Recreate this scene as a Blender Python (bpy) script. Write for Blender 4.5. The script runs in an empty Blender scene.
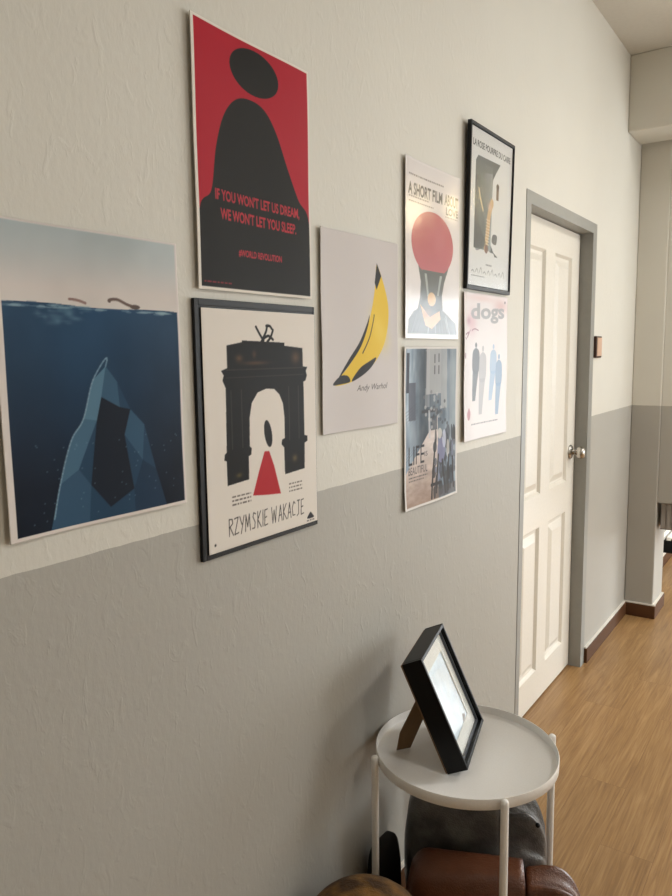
import bpy, bmesh, math, random
import numpy as np
from mathutils import Vector, Matrix
random.seed(3)
D = bpy.data
SC = bpy.context.scene
COL = SC.collection
PI = math.pi

# ------------------------------------------------------------------ helpers
def lin(c):
    c = np.asarray(c, dtype=float) / 255.0
    return np.where(c <= 0.04045, c / 12.92, ((c + 0.055) / 1.055) ** 2.4)

def rgba(c):
    l = lin(c)
    return (float(l[0]), float(l[1]), float(l[2]), 1.0)

def link(o, parent=None):
    COL.objects.link(o)
    if parent:
        o.parent = parent
    return o

def obj(name, bm, mat=None, parent=None, smooth=False, loc=None):
    me = D.meshes.new(name)
    bm.normal_update()
    bm.to_mesh(me)
    bm.free()
    if mat:
        for m in (mat if isinstance(mat, (list, tuple)) else [mat]):
            me.materials.append(m)
    if smooth:
        for p in me.polygons:
            p.use_smooth = True
    o = D.objects.new(name, me)
    if loc is not None:
        o.location = loc
    return link(o, parent)

def thing(name, label, cat, loc=(0, 0, 0), group=None):
    o = D.objects.new(name, None)
    o.empty_display_size = 0.05
    o.location = loc
    o['label'] = label
    o['category'] = cat
    if group:
        o['group'] = group
    return link(o)

def struct(o):
    o['kind'] = 'structure'
    return o

def bevel(o, w, seg=2, angle=0.6):
    m = o.modifiers.new('bevel', 'BEVEL')
    m.width = w
    m.segments = seg
    m.limit_method = 'ANGLE'
    m.angle_limit = angle
    return o

def box(bm, x0, x1, y0, y1, z0, z1, mi=0):
    vs = [bm.verts.new(p) for p in ((x0, y0, z0), (x1, y0, z0), (x1, y1, z0), (x0, y1, z0),
                                    (x0, y0, z1), (x1, y0, z1), (x1, y1, z1), (x0, y1, z1))]
    for f in ((3, 2, 1, 0), (4, 5, 6, 7), (0, 1, 5, 4), (1, 2, 6, 5), (2, 3, 7, 6), (3, 0, 4, 7)):
        fc = bm.faces.new([vs[i] for i in f])
        fc.material_index = mi
    return vs

def lathe(bm, prof, n=48, closed=False, M=None):
    rings = []
    for r, z in prof:
        if r < 1e-6:
            rings.append([bm.verts.new((0, 0, z))])
        else:
            rings.append([bm.verts.new((r * math.cos(2 * PI * k / n), r * math.sin(2 * PI * k / n), z)) for k in range(n)])
    seq = list(zip(rings, rings[1:]))
    if closed:
        seq.append((rings[-1], rings[0]))
    for a, b in seq:
        for k in range(n):
            k2 = (k + 1) % n
            if len(a) == 1 and len(b) == 1:
                continue
            if len(a) == 1:
                bm.faces.new((a[0], b[k2], b[k]))
            elif len(b) == 1:
                bm.faces.new((a[k], a[k2], b[0]))
            else:
                bm.faces.new((a[k], a[k2], b[k2], b[k]))
    vs = [v for r in rings for v in r]
    if M is not None:
        bmesh.ops.transform(bm, matrix=M, verts=vs)
    bmesh.ops.recalc_face_normals(bm, faces=bm.faces)
    return vs

def nodes_of(m):
    m.use_nodes = True
    nt = m.node_tree
    return nt, nt.nodes['Principled BSDF']

def mat(name, col, rough=0.5, metal=0.0, spec=0.5, bump=None, coat=0.0):
    """principled material with a light procedural mottling and optional bump (scale, strength, distance)"""
    m = D.materials.new(name)
    nt, b = nodes_of(m)
    b.inputs['Roughness'].default_value = rough
    b.inputs['Metallic'].default_value = metal
    b.inputs['Specular IOR Level'].default_value = spec
    b.inputs['Coat Weight'].default_value = coat
    tc = nt.nodes.new('ShaderNodeTexCoord')
    nz = nt.nodes.new('ShaderNodeTexNoise')
    nz.inputs['Scale'].default_value = bump[0] if bump else 40
    nz.inputs['Detail'].default_value = 5
    nt.links.new(tc.outputs['Object'], nz.inputs['Vector'])
    mr = nt.nodes.new('ShaderNodeMix')
    mr.data_type = 'RGBA'
    c = rgba(col)
    mr.inputs['A'].default_value = tuple(v * 0.94 for v in c[:3]) + (1,)
    mr.inputs['B'].default_value = tuple(min(1, v * 1.06) for v in c[:3]) + (1,)
    nt.links.new(nz.outputs['Fac'], mr.inputs['Factor'])
    nt.links.new(mr.outputs['Result'], b.inputs['Base Color'])
    if bump:
        bp = nt.nodes.new('ShaderNodeBump')
        bp.inputs['Strength'].default_value = bump[1]
        bp.inputs['Distance'].default_value = bump[2]
        nt.links.new(nz.outputs['Fac'], bp.inputs['Height'])
        nt.links.new(bp.outputs['Normal'], b.inputs['Normal'])
    return m

# ------------------------------------------------------------------ camera
F_PX, CX, CZ, YAW, PITCH, ROLL = 730.0, 0.9241008841232433, 1.4956105141568212, 0.5989073674591145, 0.12688347499000505, -0.012577823034448595
fw = Vector((-math.sin(YAW) * math.cos(PITCH), math.cos(YAW) * math.cos(PITCH), -math.sin(PITCH)))
r0 = fw.cross(Vector((0, 0, 1))).normalized()
u0 = r0.cross(fw)
cr, sr = math.cos(ROLL), math.sin(ROLL)
rr = cr * r0 + sr * u0
uu = -sr * r0 + cr * u0
cam = D.cameras.new('camera')
cam.sensor_fit = 'VERTICAL'
cam.sensor_height = 36.0
cam.lens = F_PX / 896.0 * 36.0
cam.clip_start = 0.05
co = D.objects.new('camera', cam)
co.matrix_world = Matrix(((rr.x, uu.x, -fw.x, CX), (rr.y, uu.y, -fw.y, 0), (rr.z, uu.z, -fw.z, CZ), (0, 0, 0, 1)))
link(co)
SC.camera = co

# ------------------------------------------------------------------ setting materials
GREY_Z = 1.1985
def wall_mat(name, two_tone=True, bump=1.0):
    m = D.materials.new(name)
    nt, b = nodes_of(m)
    N = nt.nodes.new
    L = nt.links.new
    tc = N('ShaderNodeTexCoord')
    sep = N('ShaderNodeSeparateXYZ')
    L(tc.outputs['Object'], sep.inputs[0])
    # a slightly wavering paint edge
    nz = N('ShaderNodeTexNoise'); nz.inputs['Scale'].default_value = 22; nz.inputs['Detail'].default_value = 3
    L(tc.outputs['Object'], nz.inputs['Vector'])
    ma = N('ShaderNodeMath'); ma.operation = 'MULTIPLY_ADD'; ma.inputs[1].default_value = 0.004; ma.inputs[2].default_value = -0.002
    L(nz.outputs['Fac'], ma.inputs[0])
    ad = N('ShaderNodeMath'); ad.operation = 'ADD'
    L(sep.outputs['Z'], ad.inputs[0]); L(ma.outputs[0], ad.inputs[1])
    gt = N('ShaderNodeMath'); gt.operation = 'GREATER_THAN'; gt.inputs[1].default_value = GREY_Z
    L(ad.outputs[0], gt.inputs[0])
    # faint paint mottling
    n2 = N('ShaderNodeTexNoise'); n2.inputs['Scale'].default_value = 3.0; n2.inputs['Detail'].default_value = 6
    L(tc.outputs['Object'], n2.inputs['Vector'])
    def pair(c):
        x = N('ShaderNodeMix'); x.data_type = 'RGBA'
        a = rgba(c)
        x.inputs['A'].default_value = tuple(v * 0.96 for v in a[:3]) + (1,)
        x.inputs['B'].default_value = tuple(v * 1.04 for v in a[:3]) + (1,)
        L(n2.outputs['Fac'], x.inputs['Factor'])
        return x
    up = pair((214, 211, 201)); lo = pair((173, 170, 162))
    mx = N('ShaderNodeMix'); mx.data_type = 'RGBA'
    if two_tone:
        L(gt.outputs[0], mx.inputs['Factor'])
    else:
        mx.inputs['Factor'].default_value = 1
    L(lo.outputs['Result'], mx.inputs['A']); L(up.outputs['Result'], mx.inputs['B'])
    L(mx.outputs['Result'], b.inputs['Base Color'])
    b.inputs['Roughness'].default_value = 0.6
    b.inputs['Specular IOR Level'].default_value = 0.35
    # roller and plaster relief
    mp = N('ShaderNodeMapping'); mp.inputs['Scale'].default_value = (1, 1.0, 0.55)
    L(tc.outputs['Object'], mp.inputs['Vector'])
    h1 = N('ShaderNodeTexNoise'); h1.inputs['Scale'].default_value = 85; h1.inputs['Detail'].default_value = 4; h1.inputs['Roughness'].default_value = 0.6
    h2 = N('ShaderNodeTexNoise'); h2.inputs['Scale'].default_value = 34; h2.inputs['Detail'].default_value = 3; h2.inputs['Distortion'].default_value = 0.8
    h3 = N('ShaderNodeTexNoise'); h3.inputs['Scale'].default_value = 7; h3.inputs['Detail'].default_value = 3
    for h in (h1, h2, h3):
        L(mp.outputs['Vector'], h.inputs['Vector'])
    rp = N('ShaderNodeMapRange'); rp.inputs['From Min'].default_value = 0.56; rp.inputs['From Max'].default_value = 0.72
    L(h2.outputs['Fac'], rp.inputs['Value'])
    s1 = N('ShaderNodeMath'); s1.operation = 'MULTIPLY_ADD'; s1.inputs[1].default_value = 0.7
    L(rp.outputs['Result'], s1.inputs[0]); L(h1.outputs['Fac'], s1.inputs[2])
    s2 = N('ShaderNodeMath'); s2.operation = 'MULTIPLY_ADD'; s2.inputs[1].default_value = 0.9
    L(h3.outputs['Fac'], s2.inputs[0]); L(s1.outputs[0], s2.inputs[2])
    bp = N('ShaderNodeBump'); bp.inputs['Strength'].default_value = 0.27 * bump; bp.inputs['Distance'].default_value = 0.0022
    L(s2.outputs[0], bp.inputs['Height'])
    L(bp.outputs['Normal'], b.inputs['Normal'])
    return m

def floor_mat():
    m = D.materials.new('wood_vinyl_floor')
    nt, b = nodes_of(m)
    N = nt.nodes.new; L = nt.links.new
    tc = N('ShaderNodeTexCoord')
    mp = N('ShaderNodeMapping'); mp.inputs['Rotation'].default_value = (0, 0, PI / 2)
    mp.inputs['Location'].default_value = (0.31, 0.04, 0)
    L(tc.outputs['Object'], mp.inputs['Vector'])
    br = N('ShaderNodeTexBrick')
    br.inputs['Scale'].default_value = 1.0
    br.inputs['Brick Width'].default_value = 0.92
    br.inputs['Row Height'].default_value = 0.152
    br.inputs['Mortar Size'].default_value = 0.0005
    br.inputs['Mortar Smooth'].default_value = 0.2
    br.offset = 0.37
    br.inputs['Color1'].default_value = (0.3, 0.3, 0.3, 1)
    br.inputs['Color2'].default_value = (0.7, 0.7, 0.7, 1)
    br.inputs['Mortar'].default_value = (0, 0, 0, 1)
    L(mp.outputs['Vector'], br.inputs['Vector'])
    # grain stretched along the planks, shifted per plank
    sh = N('ShaderNodeVectorMath'); sh.operation = 'MULTIPLY_ADD'
    sh.inputs[1].default_value = (3.0, 7.0, 5.0)
    L(br.outputs['Color'], sh.inputs[0]); L(mp.outputs['Vector'], sh.inputs[2])
    st = N('ShaderNodeMapping'); st.inputs['Scale'].default_value = (1.6, 22, 1)
    L(sh.outputs['Vector'], st.inputs['Vector'])
    g1 = N('ShaderNodeTexNoise'); g1.inputs['Scale'].default_value = 2.2; g1.inputs['Detail'].default_value = 7; g1.inputs['Roughness'].default_value = 0.62; g1.inputs['Distortion'].default_value = 0.9
    L(st.outputs['Vector'], g1.inputs['Vector'])
    st2 = N('ShaderNodeMapping'); st2.inputs['Scale'].default_value = (2.5, 90, 1)
    L(sh.outputs['Vector'], st2.inputs['Vector'])
    g2 = N('ShaderNodeTexNoise'); g2.inputs['Scale'].default_value = 2.0; g2.inputs['Detail'].default_value = 4
    L(st2.outputs['Vector'], g2.inputs['Vector'])
    rmp = N('ShaderNodeValToRGB')
    e = rmp.color_ramp.elements
    e[0].position = 0.18; e[0].color = rgba((124, 90, 55))
    e[1].position = 0.8; e[1].color = rgba((176, 141, 96))
    k = rmp.color_ramp.elements.new(0.5); k.color = rgba((152, 117, 75))
    mixv = N('ShaderNodeMath'); mixv.operation = 'MULTIPLY_ADD'; mixv.inputs[1].default_value = 0.55
    sub = N('ShaderNodeMath'); sub.operation = 'SUBTRACT'; sub.inputs[1].default_value = 0.5
    L(g2.outputs['Fac'], sub.inputs[0])
    L(sub.outputs[0], mixv.inputs[0]); L(g1.outputs['Fac'], mixv.inputs[2])
    L(mixv.outputs[0], rmp.inputs['Fac'])
    tone = N('ShaderNodeMix'); tone.data_type = 'RGBA'; tone.blend_type = 'OVERLAY'; tone.inputs['Factor'].default_value = 0.14
    L(rmp.outputs['Color'], tone.inputs['A']); L(br.outputs['Color'], tone.inputs['B'])
    seam = N('ShaderNodeMix'); seam.data_type = 'RGBA'
    L(br.outputs['Fac'], seam.inputs['Factor'])
    L(tone.outputs['Result'], seam.inputs['A']); seam.inputs['B'].default_value = rgba((116, 82, 50))
    L(seam.outputs['Result'], b.inputs['Base Color'])
    b.inputs['Roughness'].default_value = 0.38
    b.inputs['Specular IOR Level'].default_value = 0.4
    bp = N('ShaderNodeBump'); bp.inputs['Strength'].default_value = 0.12; bp.inputs['Distance'].default_value = 0.002
    L(g2.outputs['Fac'], bp.inputs['Height']); L(bp.outputs['Normal'], b.inputs['Normal'])
    return m

M_wall = wall_mat('painted_plaster_two_tone')
M_wall2 = wall_mat('painted_wall_two_tone_smooth', True, 0.35)
M_plain = wall_mat('painted_wall_cream', False, 0.35)
M_ceil = mat('ceiling_paint', (206, 203, 194), 0.8, bump=(60, 0.08, 0.002))
M_floor = floor_mat()
M_base = mat('brown_skirting', (86, 56, 34), 0.55, spec=.2, bump=(30, 0.1, 0.001))
M_white_edge = mat('white_sealant', (222, 216, 206), 0.5)
M_dframe = mat('grey_door_frame_paint', (150, 150, 145), 0.45, spec=.35)
M_door = mat('white_door_paint', (228, 223, 212), 0.38, bump=(90, 0.05, 0.001))
M_steel = mat('brushed_steel', (190, 186, 180), 0.24, 1.0)
M_tray = mat('white_powder_coat', (238, 235, 230), 0.42, bump=(260, 0.05, 0.0006))
M_black = mat('black_lacquer', (8, 8, 9), 0.42, spec=0.2)
M_blackf = mat('black_frame_foil', (20, 21, 23), 0.45, spec=0.25)
M_board = mat('brown_hardboard', (112, 86, 56), 0.75, bump=(120, 0.2, 0.001))
M_mat = mat('white_mount_card', (244, 241, 236), 0.8)
M_paper_back = mat('paper_white', (220, 214, 208), 0.6)

def glass_mat(name, rough=0.02, k=1.0):
    m = D.materials.new(name)
    m.use_nodes = True
    nt = m.node_tree
    nt.nodes.clear()
    N = nt.nodes.new; L = nt.links.new
    out = N('ShaderNodeOutputMaterial'); mx = N('ShaderNodeMixShader')
    tr = N('ShaderNodeBsdfTransparent'); gl = N('ShaderNodeBsdfGlossy'); fr = N('ShaderNodeFresnel')
    tr.inputs['Color'].default_value = (0.97, 0.98, 0.98, 1)
    gl.inputs['Roughness'].default_value = rough
    ge = N('ShaderNodeNewGeometry'); io = N('ShaderNodeMix')
    io.inputs['A'].default_value = 1.45; io.inputs['B'].default_value = 1 / 1.45
    L(ge.outputs['Backfacing'], io.inputs['Factor']); L(io.outputs['Result'], fr.inputs['IOR'])
    mu = N('ShaderNodeMath'); mu.operation = 'MULTIPLY'; mu.inputs[1].default_value = k
    L(fr.outputs[0], mu.inputs[0]); L(mu.outputs[0], mx.inputs[0]); L(tr.outputs[0], mx.inputs[1]); L(gl.outputs[0], mx.inputs[2])
    L(mx.outputs[0], out.inputs[0])
    return m
M_glass = glass_mat('clear_glazing', .02, .6)
M_acryl = glass_mat('anti_glare_glazing', 0.16, 0.14)

# ------------------------------------------------------------------ room shell
XR, YB, YF, ZC = 3.4, -2.4, 6.6, 2.935
WT = 0.15
DY0, DY1, DZ1 = 2.605, 3.395, 2.016      # clear door opening
FY0, FY1, FZ1 = 2.557, 3.452, 2.060      # outside of the door frame

bm = bmesh.new()
def quadgrid(bm, y0, y1, z0, z1):
    a = [bm.verts.new((0, y0, z0)), bm.verts.new((0, y1, z0)), bm.verts.new((0, y1, z1)), bm.verts.new((0, y0, z1))]
    bm.faces.new(a)
ho0, ho1, hz = FY0 + 0.012, FY1 - 0.012, FZ1 - 0.012
box(bm, -WT, 0, YB, ho0, 0, ZC)
box(bm, -WT, 0, ho1, YF, 0, ZC)
box(bm, -WT, 0, ho0, ho1, hz, ZC)
struct(obj('wall_left', bm, M_wall))

bm = bmesh.new(); box(bm, -0.15, XR + 0.15, YB - 0.15, YF + 0.15, -0.1, 0)
struct(obj('floor', bm, M_floor))
bm = bmesh.new(); box(bm, -0.15, XR + 0.15, YB - 0.15, YF + 0.15, ZC, ZC + 0.1)
struct(obj('ceiling', bm, M_ceil))
# far wall with a tall window, right wall with a window
W1 = (1.15, 2.75, 0.12, 2.08)
bm = bmesh.new()
box(bm, 0, W1[0], YF, YF + 0.15, 0, ZC); box(bm, W1[1], XR, YF, YF + 0.15, 0, ZC)
box(bm, W1[0], W1[1], YF, YF + 0.15, 0, W1[2]); box(bm, W1[0], W1[1], YF, YF + 0.15, W1[3], ZC)
struct(obj('wall_far', bm, M_plain))
W2 = (3.6, 5.6, 0.85, 2.25)
bm = bmesh.new()
box(bm, XR, XR + 0.15, YB, W2[0], 0, ZC); box(bm, XR, XR + 0.15, W2[1], YF + 0.15, 0, ZC)
box(bm, XR, XR + 0.15, W2[0], W2[1], 0, W2[2]); box(bm, XR, XR + 0.15, W2[0], W2[1], W2[3], ZC)
struct(obj('wall_right', bm, M_plain))
bm = bmesh.new(); box(bm, 0, XR, YB - 0.15, YB, 0, ZC)
struct(obj('wall_behind', bm, M_plain))
def window(name, axis, lo, hi, z0, z1, at, n):
    bm = bmesh.new()
    def b_(a0, a1, c0, c1, d=0.05):
        if axis == 'x': box(bm, a0, a1, at + 0.03, at + 0.03 + d, c0, c1)
        else: box(bm, at + 0.03, at + 0.03 + d, a0, a1, c0, c1)
    w = 0.05
    b_(lo, lo + w, z0, z1); b_(hi - w, hi, z0, z1); b_(lo + w, hi - w, z0, z0 + w); b_(lo + w, hi - w, z1 - w, z1)
    for k in range(1, n):
        c = lo + (hi - lo) * k / n
        b_(c - 0.025, c + 0.025, z0 + w, z1 - w)
    f = struct(obj(name, bm, M_door))
    bm = bmesh.new()
    if axis == 'x': box(bm, lo + w, hi - w, at + 0.05, at + 0.056, z0 + w, z1 - w)
    else: box(bm, at + 0.05, at + 0.056, lo + w, hi - w, z0 + w, z1 - w)
    obj('window_pane', bm, M_glass, f)
    return f
window('window_1', 'x', W1[0], W1[1], W1[2], W1[3], YF, 2)
window('window_2', 'y', W2[0], W2[1], W2[2], W2[3], XR, 3)

# beam across the ceiling
bm = bmesh.new(); box(bm, 0, XR, 3.96, 4.235, 2.5735, ZC)
struct(bevel(obj('ceiling_beam', bm, M_plain), 0.006))
# pier jutting from the left wall under the beam
PX, PY0, PY1 = 0.169, 4.268, 4.53
bm = bmesh.new(); box(bm, 0, PX - 0.016, PY0, PY1, 0, ZC)
struct(bevel(obj('wall_pier', bm, M_wall2), 0.007, 3))
# hanging partition set beside the pier, open underneath
bm = bmesh.new(); box(bm, PX - 0.016, 0.74, PY0 + 0.004, PY0 + 0.10, 0.662, ZC)
struct(bevel(obj('wall_partition', bm, M_wall2), 0.004))

# skirting boards, with the pale sealant line on top
def skirting(name, segs):
    bm = bmesh.new()
    for s in segs: box(bm, *s, 0.0, 0.074)
    o = struct(bevel(obj(name, bm, M_base), 0.003))
    bm = bmesh.new()
    for x0, x1, y0, y1 in segs:
        box(bm, x0, x1 - (0.004 if x1 - x0 < 0.03 else 0), y0 + (0.004 if y1 - y0 < 0.03 else 0), y1, 0.074, 0.080)
    obj('sealant_line', bm, M_white_edge, o)
T = 0.016
skirting('baseboard_left', [(0, T, FY1 + 0.004, PY0 - T), (0, T, YB, FY0 - 0.004)])
skirting('baseboard_pier', [(0, PX, PY0 - T, PY0)])
skirting('baseboard_pier_side', [(PX - T, PX, PY0, PY1 + 0.0)])
skirting('baseboard_far_left', [(0, T, PY1 + 0.001, YF)])

# ------------------------------------------------------------------ door
door = D.objects.new('door_1', None); door.location = (0, FY0, 0); link(door); struct(door)
O = Vector((0, FY0, 0))
def rel(bm, o=O):
    bmesh.ops.translate(bm, verts=bm.verts, vec=-o)
    return bm
bm = bmesh.new()
fx0, fx1 = -0.135, 0.0022
vs = box(bm, fx0, fx1, FY0, DY0, 0, FZ1)
for v, (b_, t_) in zip(vs, [((2.526, 2.547), (2.561, 2.594))[k in (2, 3, 6, 7)] for k in range(8)]):    # the old post leans a little
    v.co.y = b_ if v.co.z < 1 else t_
box(bm, fx0, fx1, DY1, FY1, 0, FZ1); box(bm, fx0, fx1, 2.5935, DY1, DZ1, FZ1)
# door stop
obj('door_frame', rel(bm), M_dframe, door)
# leaf with four raised panels
LX = -0.055; LT = 0.036
ly0, ly1, lz0, lz1 = DY0 - 0.02, DY1 - 0.003, 0.008, DZ1 - 0.004
def leaf_mesh():
    bm = bmesh.new()
    wd = ly1 - ly0
    cols = [(0.155, 0.435), (0.575, 0.862)]
    rows = [(0.150, 0.775), (0.915, 1.90)]
    ys = sorted({0.0, 1.0, *[c for p in cols for c in p]})
    zs = sorted({lz0, lz1, *[r for p in rows for r in p]})
    def P(y, z, d=0.0): return bm.verts.new((LX + d, ly0 + y * wd, z))
    for i in range(len(ys) - 1):
        for j in range(len(zs) - 1):
            y0, y1, z0, z1 = ys[i], ys[i + 1], zs[j], zs[j + 1]
            if (y0, y1) in cols and (z0, z1) in rows:
                rings = []
                for ins, d in ((0, 0), (0.010, -0.012), (0.022, -0.013), (0.050, -0.001), (0.053, 0.0)):
                    a = ins / wd
                    rings.append([P(y0 + a, z0 + ins, d), P(y1 - a, z0 + ins, d), P(y1 - a, z1 - ins, d), P(y0 + a, z1 - ins, d)])
                for a, b in zip(rings, rings[1:]):
                    for k in range(4):
                        bm.faces.new((a[k], a[(k + 1) % 4], b[(k + 1) % 4], b[k]))
                bm.faces.new(rings[-1])
            else:
                bm.faces.new((P(y0, z0), P(y1, z0), P(y1, z1), P(y0, z1)))
    vs = [(LX - LT, ly0, lz0), (LX - LT, ly1, lz0), (LX - LT, ly1, lz1), (LX - LT, ly0, lz1), (LX, ly0, lz0), (LX, ly1, lz0), (LX, ly1, lz1), (LX, ly0, lz1)]
    v = [bm.verts.new(p) for p in vs]
    for f in ((3, 2, 1, 0), (0, 1, 5, 4), (1, 2, 6, 5), (2, 3, 7, 6), (3, 0, 4, 7)):
        bm.faces.new([v[i] for i in f])
    bmesh.ops.remove_doubles(bm, verts=bm.verts, dist=1e-5)
    for v in bm.verts: v.co.y -= .024 * (1 - v.co.z / 2.0) * (1 - (v.co.y - ly0) / wd)
    bmesh.ops.recalc_face_normals(bm, faces=bm.faces)
    return bm
obj('door_leaf', rel(leaf_mesh()), M_door, door)
KY, KZ = 3.327, 1.043
MX = Matrix.Translation(Vector((LX, KY, KZ)) - O) @ Matrix.Rotation(PI / 2, 4, 'Y')
bm = bmesh.new()
lathe(bm, [(0, 0), (0.033, 0), (0.033, 0.003), (0.028, 0.008), (0.016, 0.011), (0, 0.011)], 40, M=MX)
rose = obj('rosette', bm, M_steel, door, True)
bm = bmesh.new()
lathe(bm, [(0, 0.009), (0.012, 0.009), (0.0115, 0.024), (0.015, 0.030), (0.024, 0.037), (0.0275, 0.048), (0.0265, 0.058), (0.021, 0.066), (0.010, 0.0695), (0, 0.070)], 40, M=MX)
knob = obj('door_knob', bm, M_steel, door, True)
rose.parent = knob
# wall plate beside the door
t = thing('wall_plate', 'small copper and pale wooden plate on the cream wall right of the door', 'wall plate', (0, 3.506, 1.467))
bm = bmesh.new(); box(bm, 0, 0.013, -0.046, 0.046, 0, 0.099)
M_cop = mat('dark_copper', (70, 46, 34), 0.5, 0.2)
bevel(obj('backing_plate', bm, M_cop, t), 0.003)
bm = bmesh.new(); box(bm, 0.013, 0.016, -0.038, 0.038, 0.008, 0.092)
bevel(obj('face_plate', bm, mat('pale_copper', (206, 172, 148), 0.45, 0.0, bump=(60, 0.5, 0.002)), t), 0.001)

# ------------------------------------------------------------------ things far behind the pier
t = thing('storage_cabinet', 'grey slatted box fixed under the hanging wall panel beside the pier', 'cabinet', (PX, PY0 + .03, 0.51))
bm = bmesh.new(); box(bm, 0.002, 0.40, 0, 0.22, 0.0, 0.150)
obj('body', bm, mat('grey_cabinet_laminate', (142, 136, 130), 0.5), t)
bm = bmesh.new()
for k in range(13): box(bm, 0.006 + 0.03 * k, 0.024 + 0.03 * k, -0.006, 0, 0.002, 0.148)
obj('slatted_front', bm, mat('grey_slats', (150, 144, 138), 0.5), t)
t = thing('storage_box', 'black box with a pale striped lid fixed low on the far left wall', 'box', (0.001, 5.02, 0.19))
bm = bmesh.new(); box(bm, 0.0, 0.16, 0, 0.34, 0.0, 0.085)
bevel(obj('body', bm, M_black, t), 0.006)
bm = bmesh.new()
for k in range(4): box(bm, 0.004 + 0.04 * k, 0.028 + 0.04 * k, 0, 0.34, 0.085, 0.105)
obj('striped_lid', bm, M_mat, t)

# ------------------------------------------------------------------ print rasteriser
def text_tris(s, bold=0.0):
    cu = D.curves.new('t', 'FONT'); cu.body = s; cu.size = 1.0; cu.offset = bold; cu.resolution_u = 3
    o = D.objects.new('t', cu); COL.objects.link(o)
    dg = bpy.context.evaluated_depsgraph_get()
    me = o.evaluated_get(dg).to_mesh()
    me.calc_loop_triangles()
    V = np.array([v.co[:2] for v in me.vertices])
    Tt = np.array([t_.vertices[:] for t_ in me.loop_triangles])
    o.evaluated_get(dg).to_mesh_clear()
    D.objects.remove(o); D.curves.remove(cu)
    mn, mx = V.min(0), V.max(0)
    return (V - mn) / (mx - mn), Tt

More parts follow.
